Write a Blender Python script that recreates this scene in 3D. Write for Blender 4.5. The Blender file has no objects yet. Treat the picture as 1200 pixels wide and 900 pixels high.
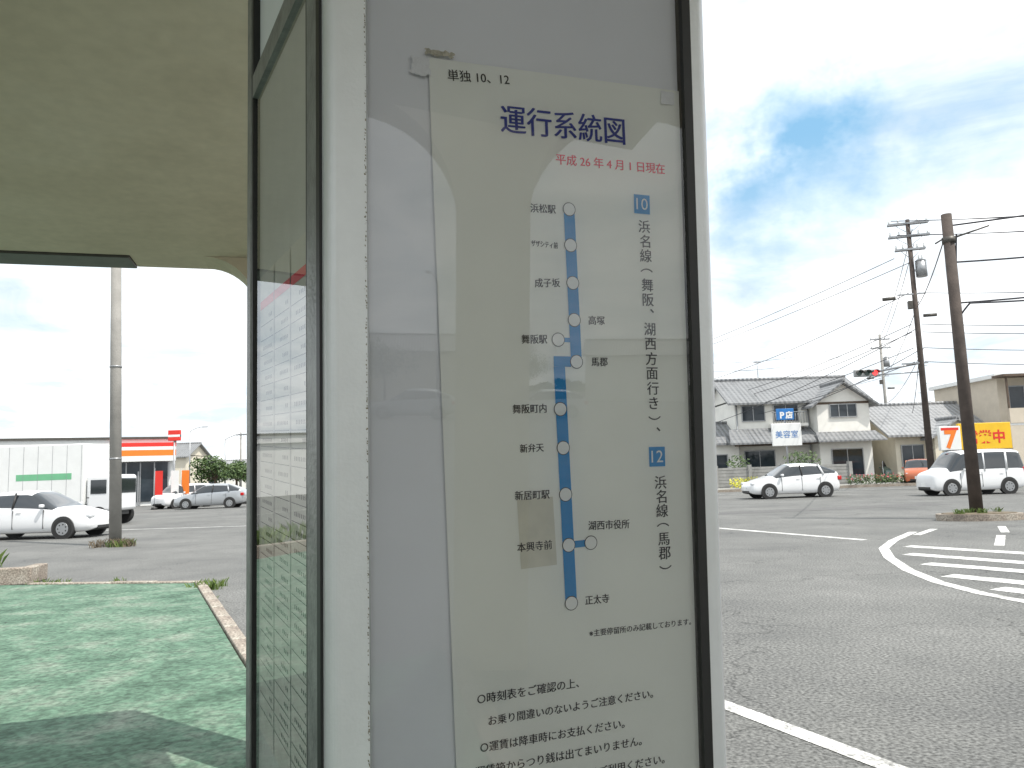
import bpy, bmesh, math, random
from mathutils import Matrix, Vector
random.seed(7)
scene=bpy.context.scene
COL=scene.collection
rad=math.radians

# ---------------------------------------------------------------- materials
def newmat(name):
    m=bpy.data.materials.new(name); m.use_nodes=True
    nt=m.node_tree; return m,nt,nt.nodes["Principled BSDF"]
def N(nt,t,**kw):
    n=nt.nodes.new(t)
    for k,v in kw.items(): setattr(n,k,v)
    return n
def mat(name,col,rough=.6,metal=0,var=.12,scale=6,bump=0,bscale=60,emit=0,coat=0,detail=3):
    m,nt,b=newmat(name)
    b.inputs["Roughness"].default_value=rough; b.inputs["Metallic"].default_value=metal
    if coat: b.inputs["Coat Weight"].default_value=coat; b.inputs["Coat Roughness"].default_value=.05
    tc=N(nt,"ShaderNodeTexCoord")
    if var>0:
        n=N(nt,"ShaderNodeTexNoise"); n.inputs["Scale"].default_value=scale; n.inputs["Detail"].default_value=detail; n.inputs["Roughness"].default_value=.65
        nt.links.new(tc.outputs["Object"],n.inputs["Vector"])
        mx=N(nt,"ShaderNodeMix",data_type='RGBA')
        mx.inputs["A"].default_value=tuple(c*(1-var) for c in col)+(1,)
        mx.inputs["B"].default_value=tuple(min(1,c*(1+var)) for c in col)+(1,)
        r=N(nt,"ShaderNodeMapRange"); r.inputs[1].default_value=.3; r.inputs[2].default_value=.7
        nt.links.new(n.outputs[0],r.inputs[0]); nt.links.new(r.outputs[0],mx.inputs["Factor"])
        nt.links.new(mx.outputs["Result"],b.inputs["Base Color"])
    else: b.inputs["Base Color"].default_value=tuple(col)+(1,)
    if bump>0:
        n2=N(nt,"ShaderNodeTexNoise"); n2.inputs["Scale"].default_value=bscale; n2.inputs["Detail"].default_value=2
        bp=N(nt,"ShaderNodeBump"); bp.inputs["Strength"].default_value=bump; bp.inputs["Distance"].default_value=.02
        nt.links.new(tc.outputs["Object"],n2.inputs["Vector"]); nt.links.new(n2.outputs[0],bp.inputs["Height"]); nt.links.new(bp.outputs[0],b.inputs["Normal"])
    if emit:
        b.inputs["Emission Color"].default_value=tuple(col)+(1,); b.inputs["Emission Strength"].default_value=emit
    return m
def ramp(nt,src,stops):
    r=N(nt,"ShaderNodeValToRGB"); e=r.color_ramp.elements
    e[0].position=stops[0][0]; e[0].color=tuple(stops[0][1])+(1,)
    e[1].position=stops[-1][0]; e[1].color=tuple(stops[-1][1])+(1,)
    for p,c in stops[1:-1]:
        x=e.new(p); x.color=tuple(c)+(1,)
    nt.links.new(src,r.inputs[0]); return r
def surfmat(name,base,light,dark,big=.25,fine=90,crack=True,cracks_scale=.35,bump=.5,crackcol=.45,rough=.9,fc=.45):
    """weathered paving: large stains, fine aggregate, cracks"""
    m,nt,b=newmat(name); b.inputs["Roughness"].default_value=rough
    tc=N(nt,"ShaderNodeTexCoord"); o=tc.outputs["Object"]
    n1=N(nt,"ShaderNodeTexNoise"); n1.inputs["Scale"].default_value=big; n1.inputs["Detail"].default_value=7; n1.inputs["Roughness"].default_value=.7
    nt.links.new(o,n1.inputs["Vector"])
    r1=ramp(nt,n1.outputs[0],[(.32,dark),(.5,base),(.68,light)])
    n2=N(nt,"ShaderNodeTexNoise"); n2.inputs["Scale"].default_value=fine; n2.inputs["Detail"].default_value=2; nt.links.new(o,n2.inputs["Vector"])
    r2=ramp(nt,n2.outputs[0],[(.3,(1-fc,)*3),(.7,(1+fc,)*3)])
    mul=N(nt,"ShaderNodeMix",data_type='RGBA',blend_type='MULTIPLY'); mul.inputs["Factor"].default_value=1
    nt.links.new(r1.outputs[0],mul.inputs["A"]); nt.links.new(r2.outputs[0],mul.inputs["B"])
    out=mul.outputs["Result"]
    if crack:
        v=N(nt,"ShaderNodeTexVoronoi",feature='DISTANCE_TO_EDGE'); v.inputs["Scale"].default_value=cracks_scale
        ad=N(nt,"ShaderNodeVectorMath",operation='ADD'); nn=N(nt,"ShaderNodeTexNoise"); nn.inputs["Scale"].default_value=1.5; nn.inputs["Detail"].default_value=4
        sc=N(nt,"ShaderNodeVectorMath",operation='SCALE'); sc.inputs["Scale"].default_value=1.2
        nt.links.new(o,nn.inputs["Vector"]); nt.links.new(nn.outputs["Color"],sc.inputs[0]); nt.links.new(sc.outputs[0],ad.inputs[1]); nt.links.new(o,ad.inputs[0]); nt.links.new(ad.outputs[0],v.inputs["Vector"])
        r3=ramp(nt,v.outputs["Distance"],[(0,(crackcol,)*3),(.005,(1,1,1))])
        m2=N(nt,"ShaderNodeMix",data_type='RGBA',blend_type='MULTIPLY'); m2.inputs["Factor"].default_value=1
        nt.links.new(out,m2.inputs["A"]); nt.links.new(r3.outputs[0],m2.inputs["B"]); out=m2.outputs["Result"]
    nt.links.new(out,b.inputs["Base Color"])
    bp=N(nt,"ShaderNodeBump"); bp.inputs["Strength"].default_value=bump; bp.inputs["Distance"].default_value=.01
    nt.links.new(n2.outputs[0],bp.inputs["Height"]); nt.links.new(bp.outputs[0],b.inputs["Normal"])
    return m

ASPH=surfmat("asphalt",(.138,.140,.134),(.180,.181,.173),(.100,.102,.100),big=.35,fine=42,crackcol=.5,fc=.6)
GREEN=surfmat("green_pavement",(.095,.172,.118),(.19,.235,.185),(.045,.095,.062),big=1.7,fine=24,cracks_scale=.5,crackcol=.5,fc=.4)
WALK=surfmat("sidewalk_concrete",(.3,.3,.28),(.36,.36,.34),(.22,.22,.2),big=.5,fine=30,crack=False)
CONC=surfmat("canopy_concrete",(.66,.575,.44),(.73,.65,.52),(.54,.465,.35),big=.6,fine=22,crack=False,bump=.06,fc=.04)
KERB=surfmat("kerb_concrete",(.27,.23,.19),(.36,.33,.28),(.17,.14,.12),big=2.5,fine=40,crack=False)
PAINT=surfmat("road_paint",(.60,.60,.58),(.72,.72,.71),(.26,.26,.25),big=2.8,fine=38,crack=True,cracks_scale=2.0)
ALU=mat("aluminium",(.70,.71,.72),.42,.3,.04,14,.05,200)
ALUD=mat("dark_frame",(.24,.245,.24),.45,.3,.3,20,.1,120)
BLACK=mat("rubber_gasket",(.012,.012,.012),.5,0,.2,30)
BACKING=mat("white_backing",(.82,.84,.87),.5,0,.03,3)
PAPER=mat("poster_paper",(.86,.88,.83),.55,0,.02,5)
INK=mat("ink_black",(.012,.012,.015),.6,0,0)
NAVY=mat("ink_navy",(.008,.03,.28),.6,0,0)
RED=mat("ink_red",(.76,.008,.045),.6,0,0)
CYAN=mat("ink_blue",(.001,.25,.60),.6,0,.05,20)
WHITEI=mat("ink_white",(.86,.87,.85),.6,0,0)
TAPE=mat("old_tape",(.50,.47,.38),.6,0,.3,80,.3,150)
TAPE2=mat("clear_tape",(.79,.805,.82),.4,0,.05,60,.1,150)
STAIN=mat("faded_sticker",(.68,.67,.58),.6,0,.08,25)
WALLW=mat("white_stucco",(.80,.79,.74),.85,0,.06,1.2,.1,40)
WALLC=mat("cream_stucco",(.66,.61,.50),.85,0,.08,1.2,.1,40)
WALLB=mat("beige_siding",(.56,.50,.41),.8,0,.06,2)
BLOCK=mat("block_wall",(.30,.30,.29),.9,0,.2,2,.3,30)
WOOD=mat("dark_wood",(.10,.07,.05),.7,0,.3,6)
METAL=mat("galvanised_steel",(.35,.36,.37),.45,.6,.12,10)
DMETAL=mat("dark_metal",(.085,.08,.07),.5,.3,.2,10)
POLEC=mat("pole_concrete",(.30,.29,.27),.85,0,.15,2,.2,40)
POLED=mat("pole_weathered",(.07,.055,.047),.85,0,.3,3,.3,30)
WIRE=mat("cable_rubber",(.02,.022,.03),.6,0,0)
GLAZ=mat("window_glass",(.03,.04,.05),.06,0,.3,.8)
TYRE=mat("tyre_rubber",(.02,.02,.02),.8,0,.2,20)
RIM=mat("wheel_rim",(.38,.39,.40),.35,.7,.05,20)
CARW=mat("car_paint_white",(.74,.75,.76),.3,0,.02,2,coat=.8)
CARS=mat("car_paint_silver",(.42,.44,.46),.3,.5,.03,2,coat=.8)
CARG=mat("car_paint_green",(.16,.24,.22),.3,.2,.03,2,coat=.8)
CARO=mat("car_paint_orange",(.50,.13,.05),.3,.1,.03,2,coat=.8)
CARGL=mat("car_glass",(.02,.025,.03),.04,0,0,coat=1)
PLAST=mat("black_plastic",(.03,.03,.03),.55,0,.1,10)
LAMPR=mat("tail_lamp",(.5,.01,.01),.2,0,0,coat=1)
LAMPW=mat("head_lamp",(.7,.72,.74),.12,.2,0,coat=1)
ORANGE=mat("sign_orange",(.80,.20,.02),.5,0,.05,2)
REDS=mat("sign_red",(.68,.03,.02),.5,0,.05,2)
YEL=mat("sign_yellow",(.78,.48,.02),.5,0,.05,2)
SIGNW=mat("sign_white",(.76,.77,.76),.5,0,.04,2)
SIGNB=mat("sign_blue",(.02,.17,.48),.5,0,.05,2)
SIGNG=mat("sign_green",(.16,.45,.25),.5,0,.05,2)
SOIL=mat("soil",(.16,.13,.09),.95,0,.35,8,.6,30)
REDLIGHT=mat("signal_red_lit",(1,.05,.05),.3,0,0,emit=2.2)
LENSD=mat("signal_lens_off",(.03,.06,.05),.2,0,0)
def tilemat(name,c):
    m,nt,b=newmat(name); b.inputs["Roughness"].default_value=.45
    tc=N(nt,"ShaderNodeTexCoord")
    w=N(nt,"ShaderNodeTexWave"); w.inputs["Scale"].default_value=1.0; w.inputs["Distortion"].default_value=.4; w.bands_direction='X'
    w2=N(nt,"ShaderNodeTexWave"); w2.inputs["Scale"].default_value=.8; w2.bands_direction='Y'; w2.wave_profile='SAW'
    nz=N(nt,"ShaderNodeTexNoise"); nz.inputs["Scale"].default_value=1.3; nz.inputs["Detail"].default_value=3
    for q in (w,w2,nz): nt.links.new(tc.outputs["Object"],q.inputs["Vector"])
    ad=N(nt,"ShaderNodeMath",operation='ADD'); nt.links.new(w.outputs["Fac"],ad.inputs[0]); nt.links.new(w2.outputs["Fac"],ad.inputs[1])
    ad2=N(nt,"ShaderNodeMath",operation='MULTIPLY_ADD'); nt.links.new(ad.outputs[0],ad2.inputs[0]); ad2.inputs[1].default_value=.4; nt.links.new(nz.outputs[0],ad2.inputs[2])
    r=ramp(nt,ad2.outputs[0],[(.2,tuple(x*.55 for x in c)),(1.0,tuple(x*1.35 for x in c))])
    nt.links.new(r.outputs[0],b.inputs["Base Color"])
    bp=N(nt,"ShaderNodeBump"); bp.inputs["Strength"].default_value=.9; bp.inputs["Distance"].default_value=.05
    nt.links.new(ad.outputs[0],bp.inputs["Height"]); nt.links.new(bp.outputs[0],b.inputs["Normal"])
    return m
TILE=tilemat("roof_tile_grey",(.17,.175,.18)); TILE2=tilemat("roof_tile_light",(.23,.235,.24))
def leafmat(name,a,b_):
    m,nt,b=newmat(name); b.inputs["Roughness"].default_value=.6
    g=N(nt,"ShaderNodeNewGeometry"); r=ramp(nt,g.outputs["Random Per Island"],[(0,a),(1,b_)])
    nt.links.new(r.outputs[0],b.inputs["Base Color"]); return m
LEAF=leafmat("leaves",(.025,.06,.015),(.09,.14,.04)); LEAF2=leafmat("grass_blades",(.06,.12,.025),(.16,.22,.05))
FLOR=leafmat("flowers_red",(.5,.03,.03),(.6,.1,.2)); FLOY=leafmat("flowers_yellow",(.6,.5,.03),(.5,.55,.05))
BARK=mat("bark",(.1,.07,.05),.9,0,.3,10,.5,30)
def glassmat(name,ior,k=1.0):
    m,nt,b=newmat(name); nt.nodes.remove(b)
    out=[n for n in nt.nodes if n.type=='OUTPUT_MATERIAL'][0]
    t=N(nt,"ShaderNodeBsdfTransparent")
    g=N(nt,"ShaderNodeBsdfGlossy"); g.inputs["Roughness"].default_value=.012
    fr=N(nt,"ShaderNodeFresnel"); fr.inputs["IOR"].default_value=ior
    mu=N(nt,"ShaderNodeMath",operation='MULTIPLY'); mu.inputs[1].default_value=k; nt.links.new(fr.outputs[0],mu.inputs[0])
    mx=N(nt,"ShaderNodeMixShader"); nt.links.new(mu.outputs[0],mx.inputs[0]); nt.links.new(t.outputs[0],mx.inputs[1]); nt.links.new(g.outputs[0],mx.inputs[2]); nt.links.new(mx.outputs[0],out.inputs[0])
    return m
GLASS=glassmat("display_glass",1.70); GLASS2=glassmat("side_display_film",1.3,.42)

# ---------------------------------------------------------------- mesh helpers
def empty(name,loc=(0,0,0),rz=0,matrix=None):
    e=bpy.data.objects.new(name,None); COL.objects.link(e); e.empty_display_size=.2
    if matrix is not None: e.matrix_world=matrix
    else: e.location=loc; e.rotation_euler=(0,0,rz)
    return e
def obj(name,verts,faces,mats,parent=None,smooth=False,mi=None):
    me=bpy.data.meshes.new(name); me.from_pydata(verts,[],faces)
    for m in (mats if isinstance(mats,(list,tuple)) else [mats]): me.materials.append(m)
    if mi:
        for p,i in zip(me.polygons,mi): p.material_index=i
    if smooth:
        for p in me.polygons: p.use_smooth=True
    me.update()
    o=bpy.data.objects.new(name,me); COL.objects.link(o)
    if parent: o.parent=parent
    return o
def box(name,a,b,m,parent=None,bev=0):
    (x0,y0,z0),(x1,y1,z1)=a,b
    v=[(x0,y0,z0),(x1,y0,z0),(x1,y1,z0),(x0,y1,z0),(x0,y0,z1),(x1,y0,z1),(x1,y1,z1),(x0,y1,z1)]
    f=[(0,3,2,1),(4,5,6,7),(0,1,5,4),(1,2,6,5),(2,3,7,6),(3,0,4,7)]
    o=obj(name,v,f,m,parent)
    if bev:
        md=o.modifiers.new("bev",'BEVEL'); md.width=bev; md.segments=3
        for p in o.data.polygons: p.use_smooth=True
        o.data.set_sharp_from_angle(angle=rad(35)) if hasattr(o.data,"set_sharp_from_angle") else None
    return o
def rod(name,p,q,r0,r1,m,parent=None,seg=16):
    p=Vector(p);q=Vector(q);d=(q-p).normalized(); up=Vector((0,0,1)) if abs(d.z)<.95 else Vector((1,0,0))
    a=d.cross(up).normalized(); b=d.cross(a)
    v=[];f=[]
    for c,r in ((p,r0),(q,r1)):
        for i in range(seg):
            t=2*math.pi*i/seg; v.append(tuple(c+a*r*math.cos(t)+b*r*math.sin(t)))
    for i in range(seg): j=(i+1)%seg; f.append((i,j,seg+j,seg+i))
    f.append(tuple(range(seg))[::-1]); f.append(tuple(range(seg,2*seg)))
    o=obj(name,v,f,m,parent)
    for pl in o.data.polygons[:seg]: pl.use_smooth=True
    return o
def prism(name,pts,z0,z1,m,parent=None):
    n=len(pts); v=[(x,y,z0) for x,y in pts]+[(x,y,z1) for x,y in pts]
    f=[tuple(range(n))[::-1],tuple(range(n,2*n))]+[(i,(i+1)%n,n+(i+1)%n,n+i) for i in range(n)]
    o=obj(name,v,f,m,parent)
    bm=bmesh.new(); bm.from_mesh(o.data); bmesh.ops.recalc_face_normals(bm,faces=bm.faces); bm.to_mesh(o.data); bm.free()
    return o
def wires(name,spans,parent=None,r=.012):
    c=bpy.data.curves.new(name,'CURVE'); c.dimensions='3D'; c.bevel_depth=r; c.bevel_resolution=1
    for p,q,sag in spans:
        s=c.splines.new('POLY'); n=24; s.points.add(n)
        p=Vector(p);q=Vector(q)
        for i in range(n+1):
            t=i/n; w=p.lerp(q,t); w.z-=sag*4*t*(1-t); s.points[i].co=(w.x,w.y,w.z,1)
    c.materials.append(WIRE)
    o=bpy.data.objects.new(name,c); COL.objects.link(o)
    if parent: o.parent=parent
    return o
def strip(name,pts,w,z,m,parent=None):
    v=[];f=[]; P=[Vector((x,y)) for x,y in pts]
    for i,p in enumerate(P):
        d=(P[min(i+1,len(P)-1)]-P[max(i-1,0)]).normalized(); n=Vector((-d.y,d.x))*w/2
        v+=[(p.x+n.x,p.y+n.y,z),(p.x-n.x,p.y-n.y,z)]
    for i in range(len(P)-1): f.append((2*i,2*i+1,2*i+3,2*i+2))
    return obj(name,v,f,m,parent)

# ---------------------------------------------------------------- world / sun / camera
S=Vector((1.35,-.95,2.75)).normalized()
elev=math.asin(S.z); az=math.atan2(S.x,S.y)
w=bpy.data.worlds.new("World"); scene.world=w; w.use_nodes=True; nt=w.node_tree
w.cycles.sampling_method='MANUAL'; w.cycles.sample_map_resolution=512
bg=nt.nodes["Background"]; bg.inputs[1].default_value=.15
sky=N(nt,"ShaderNodeTexSky",sky_type='NISHITA'); sky.sun_disc=False; sky.sun_elevation=elev; sky.sun_rotation=az; sky.dust_density=1.5
tc=N(nt,"ShaderNodeTexCoord"); sp=N(nt,"ShaderNodeSeparateXYZ"); nt.links.new(tc.outputs["Generated"],sp.inputs[0])
def MA(op,a,b=None,clamp=False):
    n=N(nt,"ShaderNodeMath",operation=op); n.use_clamp=clamp
    for i,x in enumerate((a,b)):
        if x is None: continue
        if isinstance(x,(int,float)): n.inputs[i].default_value=x
        else: nt.links.new(x,n.inputs[i])
    return n.outputs[0]
zc=MA('MAXIMUM',sp.outputs[2],0.0); den=MA('ADD',zc,.16)
cx=MA('DIVIDE',sp.outputs[0],den); cy=MA('DIVIDE',sp.outputs[1],den)
cb=N(nt,"ShaderNodeCombineXYZ"); nt.links.new(cx,cb.inputs[0]); nt.links.new(cy,cb.inputs[1])
n1=N(nt,"ShaderNodeTexNoise"); n1.inputs["Scale"].default_value=1.15; n1.inputs["Detail"].default_value=7; n1.inputs["Roughness"].default_value=.58; n1.inputs["Distortion"].default_value=.35
nt.links.new(cb.outputs[0],n1.inputs["Vector"])
n2=N(nt,"ShaderNodeTexNoise"); n2.inputs["Scale"].default_value=2.4; n2.inputs["Detail"].default_value=6; n2.inputs["Roughness"].default_value=.6; n2.inputs["Distortion"].default_value=.6
nt.links.new(cb.outputs[0],n2.inputs["Vector"])
n3=N(nt,"ShaderNodeTexNoise"); n3.inputs["Scale"].default_value=3.6; n3.inputs["Detail"].default_value=6; n3.inputs["Roughness"].default_value=.62
nt.links.new(tc.outputs["Generated"],n3.inputs["Vector"])
v1=N(nt,"ShaderNodeVectorMath",operation='SUBTRACT'); nt.links.new(n3.outputs["Color"],v1.inputs[0]); v1.inputs[1].default_value=(.5,.5,.5)
v2=N(nt,"ShaderNodeVectorMath",operation='MULTIPLY'); nt.links.new(v1.outputs[0],v2.inputs[0]); v2.inputs[1].default_value=(.75,.2,.38)
v3=N(nt,"ShaderNodeVectorMath",operation='ADD'); nt.links.new(v2.outputs[0],v3.inputs[0]); nt.links.new(tc.outputs["Generated"],v3.inputs[1])
def spot(d,width,amp):
    vd=N(nt,"ShaderNodeVectorMath",operation='DISTANCE'); nt.links.new(v3.outputs[0],vd.inputs[0]); vd.inputs[1].default_value=tuple(Vector(d).normalized())
    r=N(nt,"ShaderNodeMapRange"); r.interpolation_type='SMOOTHSTEP'; r.inputs[1].default_value=0; r.inputs[2].default_value=width; r.inputs[3].default_value=amp; r.inputs[4].default_value=0
    nt.links.new(vd.outputs["Value"],r.inputs[0]); return r.outputs[0]
f=MA('MULTIPLY',n1.outputs[0],1.7); f=MA('SUBTRACT',f,.17)
f=MA('SUBTRACT',f,spot((.36,1,.40),.19,.62)); f=MA('SUBTRACT',f,spot((.56,1,.33),.16,.30)); f=MA('SUBTRACT',f,spot((.40,1,.18),.12,.3)); f=MA('SUBTRACT',f,spot((-.55,1,.18),.25,.25))
f=MA('MULTIPLY',f,1.4,True)
mx=N(nt,"ShaderNodeMix",data_type='RGBA'); nt.links.new(f,mx.inputs["Factor"])
blue=N(nt,"ShaderNodeMix",data_type='RGBA'); blue.inputs["Factor"].default_value=.8; nt.links.new(sky.outputs[0],blue.inputs["A"]); blue.inputs["B"].default_value=(2.2,4.5,6.6,1)
hz=N(nt,"ShaderNodeMapRange"); hz.inputs[1].default_value=0; hz.inputs[2].default_value=.38; hz.inputs[3].default_value=.85; hz.inputs[4].default_value=0; nt.links.new(sp.outputs[2],hz.inputs[0])
haze=N(nt,"ShaderNodeMix",data_type='RGBA'); nt.links.new(hz.outputs[0],haze.inputs["Factor"]); nt.links.new(blue.outputs["Result"],haze.inputs["A"]); haze.inputs["B"].default_value=(5.9,6.6,7.1,1)
nt.links.new(haze.outputs["Result"],mx.inputs["A"])
cc=N(nt,"ShaderNodeMix",data_type='RGBA'); cc.inputs["A"].default_value=(6.2,6.8,7.3,1); cc.inputs["B"].default_value=(10.8,10.9,10.9,1); nt.links.new(MA('MULTIPLY',MA('SUBTRACT',n2.outputs[0],.32),3.2,True),cc.inputs["Factor"])
nt.links.new(cc.outputs["Result"],mx.inputs["B"]); nt.links.new(mx.outputs["Result"],bg.inputs[0])
sun=bpy.data.lights.new("sun",'SUN'); sun.energy=4.8; sun.angle=rad(.5); sun.color=(1,.95,.88)
so=bpy.data.objects.new("sun",sun); COL.objects.link(so); so.rotation_euler=S.to_track_quat('Z','Y').to_euler(); so.location=(10,-10,20)
scene.view_settings.view_transform='Standard'; scene.view_settings.look='None'; scene.view_settings.exposure=0
cam=bpy.data.cameras.new("camera"); co=bpy.data.objects.new("camera",cam); COL.objects.link(co); scene.camera=co
cam.lens=27.03; cam.sensor_width=36; cam.clip_start=.02; cam.clip_end=6000
co.location=(0,0,1.5); co.rotation_euler=(Matrix.Rotation(rad(96.6),3,'X')@Matrix.Rotation(rad(-2),3,'Z')).to_euler()

# ---------------------------------------------------------------- ground
g=4000
obj("asphalt_ground",[(-g,-g,0),(g,-g,0),(g,g,0),(-g,g,0)],[(0,1,2,3)],ASPH)
plat=[(-7.5,12.0),(-4.75,11.5),(-2.35,6.6),(.5,.9),(2.0,-2.0),(-9,-2),(-13,2),(-12,12.4)]
prism("green_pavement",plat,-.05,.06,GREEN)
kp=[(-7.5,12.05),(-4.7,11.57),(-2.27,6.63),(.57,.93),(2.07,-2)]
def kerbline(name,pts,w,h,m):
    e=empty(name)
    for i in range(len(pts)-1):
        p=Vector(pts[i]+(0,));q=Vector(pts[i+1]+(0,)); L=(q-p).length; n=max(1,int(L/.62)); d=(q-p)/n
        for k in range(n):
            a=p+d*k; ang=math.atan2(d.y,d.x)
            o=box("kerb_stone",(.004,-w/2,-.02),(d.length-.008,w/2,h+random.uniform(-.006,.006)),m,e,.012); o.location=a; o.rotation_euler=(0,0,ang)
    return e
kerbline("kerb",kp,.13,.085,KERB)
e=empty("kerb_planter",(-8.55,12.5,0),rad(10))
box("wall_front",(-3.2,-.1,0),(.75,.1,.27),KERB,e,.02); box("wall_side",(.55,.1,0),(.75,.55,.27),KERB,e,.02); box("soil_bed",(-3.2,.1,0),(.55,.55,.22),SOIL,e)
def tufts(name,places,mt,h=.18,n=40,r=.15):
    v=[];f=[]
    for (x,y,z,s) in places:
        for i in range(n):
            a=random.uniform(0,6.28); rr=random.uniform(0,r*s); px=x+rr*math.cos(a); py=y+rr*math.sin(a)
            b=random.uniform(0,6.28); hh=h*s*random.uniform(.4,1.1); wd=.004+.003*s; ln=hh*random.uniform(.1,.7)
            k=len(v); v+=[(px-wd*math.sin(b),py+wd*math.cos(b),z),(px+wd*math.sin(b),py-wd*math.cos(b),z),(px+ln*.4*math.cos(b),py+ln*.4*math.sin(b),z+hh*.7),(px+ln*math.cos(b),py+ln*math.sin(b),z+hh)]
            f+=[(k,k+1,k+2),(k,k+2,k+3)]
    return obj(name,v,f,mt)
pl=[(-8.6+random.uniform(-2.6,.2),12.82+random.uniform(-.12,.12),.22,random.uniform(1.2,2.2)) for _ in range(26)]
pl+=[(-7.5+i*.12+random.uniform(-.05,.05),12.12+random.uniform(-.04,.06)-.02*i,.0,random.uniform(.3,.8)) for i in range(16)]
pl+=[(-4.75+t*2.4+.12,11.5-t*4.95,0,random.uniform(.2,.5)) for t in [random.random()**1.5*.7 for _ in range(14)]]
pl+=[(-4.5+random.uniform(-.1,.15),11.3+random.uniform(-.4,.25),.0,random.uniform(.5,.9)) for _ in range(6)]
pl+=[(-10.2+random.uniform(-.35,.45),19.75+random.uniform(-.2,.2),0,1.0) for _ in range(7)]
tufts("grass",pl,LEAF2)
tufts("dry_weeds",[(-10.2+random.uniform(-.4,.5),19.7+random.uniform(-.2,.2),0,1.2) for _ in range(8)],SOIL)

mk=empty("road_markings")
strip("edge_line",[(-.6,9.2),(.3,7.25),(1.25,5.1),(1.8,3.95),(2.6,2.2),(4.2,-1.5)],.13,.004,PAINT,mk)
strip("lane_line",[(.5,29),(3.2,22.8),(5.0,18.6),(6.6,14.9)],.17,.004,PAINT,mk)
strip("island_outline",[(8.2,16.2),(7.0,14.6),(6.25,13.4),(5.72,12.1),(5.3,10.7),(5.1,9.6),(5.1,8.7),(5.3,7.7),(5.8,6.6),(6.6,5.4)],.16,.004,PAINT,mk)
for i,(a,b) in enumerate([((6.75,13.6),(7.9,11.9)),((6.2,12.5),(7.3,10.7)),((5.85,11.3),(6.9,9.7)),((5.5,10.1),(6.4,8.6)),((5.45,9.0),(6.1,7.8))]):
    strip("hatch_stripe",[a,b],.32,.004,PAINT,mk)
for a,b in [((7.9,15.5),(8.9,16.7)),((8.1,13.2),(9.2,14.9)),((9.6,15.4),(10.4,16.8))]:
    strip("dash",[a,b],.15,.004,PAINT,mk)
strip("far_line",[(-5,40.5),(34,40.5)],.15,.004,PAINT,mk)
strip("left_lane_line",[(-30,28.5),(-4,26.5)],.15,.004,PAINT,mk)
obj("asphalt_patch",[(x,y,.003) for x,y in [(6,24),(14,25),(14,26.4),(6,25.2)]],[(0,1,2,3)],surfmat("patch_asphalt",(.12,.12,.117),(.13,.13,.13),(.11,.11,.11),fine=42))

# ---------------------------------------------------------------- canopy with column
can=empty("bus_shelter_canopy")
L0=Vector((-1.6,4.13)); d=Vector((.96,.27)).normalized()
def LP(s,off=0): q=L0+d*s+Vector((d.y,-d.x))*off; return (q.x,q.y)
c1=LP(.44); sl=.66; YB=-.55
cr=(c1[0]+sl*(c1[1]-YB),YB)
ZC=2.67
sA=-.40
prism("roof_slab",[LP(-9,.22),LP(sA,.22),LP(sA),c1,cr,(-11,YB-2.6)],ZC,ZC+.12,CONC,can)
ang=math.atan2(d.y,d.x)
gt=box("steel_gutter",(-9,0,-.012),(sA-.002,.215,.1),DMETAL,can,.006)
gt.matrix_world=Matrix.Translation((LP(0,.215)[0],LP(0,.215)[1],ZC))@Matrix.Rotation(ang,4,'Z')
def arch_column(name,p,ang,parent,wid=.40,dep=.42,R=.24,H=ZC,sides=(True,True),top=0):
    prof=[]
    x0,x1=0,wid
    prof.append((x0,-.02))
    if sides[0]:
        for i in range(13):
            t=i/12*math.pi/2; prof.append((x0-R+R*math.cos(t),H-R+R*math.sin(t)-.001))
    else: prof.append((x0,H-.001))
    if top: prof.append((x0-R,H+top)); prof.append((x1+R,H+top))
    if sides[1]:
        for i in range(13):
            t=math.pi/2-i/12*math.pi/2; prof.append((x1+R-R*math.cos(t),H-R+R*math.sin(t)-.001))
    else: prof.append((x1,H-.001))
    prof.append((x1,-.02))
    n=len(prof); v=[(x,0,z) for x,z in prof]+[(x,dep,z) for x,z in prof]
    f=[tuple(range(n)),tuple(range(2*n-1,n-1,-1))]+[(i,n+i,n+(i+1)%n,(i+1)%n) for i in range(n)]
    o=obj(name,v,f,CONC,parent); o.matrix_world=Matrix.Translation((p[0],p[1],0))@Matrix.Rotation(ang,4,'Z')
    return o
arch_column("column",LP(.215,.26),ang,can,wid=.22,dep=.25,R=.26,sides=(True,False))
# free-standing arcade frame of the neighbouring shelter (mirrored in the glass)
arc=empty("shelter_arcade")
ax,ay,aa=.75,-3.3,rad(38)
for k in range(4):
    arch_column("arcade_column",(ax+math.cos(aa)*k*1.86,ay+math.sin(aa)*k*1.86),aa,arc,wid=.42,dep=.45,R=.72,H=3.3,top=.35)

# ---------------------------------------------------------------- bus stop sign pillar
R3=(Matrix.Rotation(.35344,3,'Z')@Matrix.Rotation(.05958,3,'X')@Matrix.Rotation(-.00302,3,'Y'))
PM=Matrix.Translation((-.22034,.9,1.5))@R3.to_4x4()
bs=empty("bus_stop_sign",matrix=PM)
V0,V1=-1.56,1.0
W=.5446
rr=.016
pts=[(.0495,.03),(.0495,0.0)]+[(rr-rr*math.sin(i/8*math.pi/2),rr-rr*math.cos(i/8*math.pi/2)) for i in range(9)]+[(-.003,.03)]
prism("corner_post",pts,V0,V1,ALU,bs)
pts=[(.515,.03),(.515,0)]+[(W-rr+rr*math.sin(i/8*math.pi/2),rr-rr*math.cos(i/8*math.pi/2)) for i in range(9)]+[(W,.55),(W-.03,.55),(W-.03,.03)]
prism("right_frame",pts,V0,V1,ALU,bs)
box("gasket_right",(.5015,-.0015,V0),(.5148,.02,V1-.03),BLACK,bs)
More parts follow.
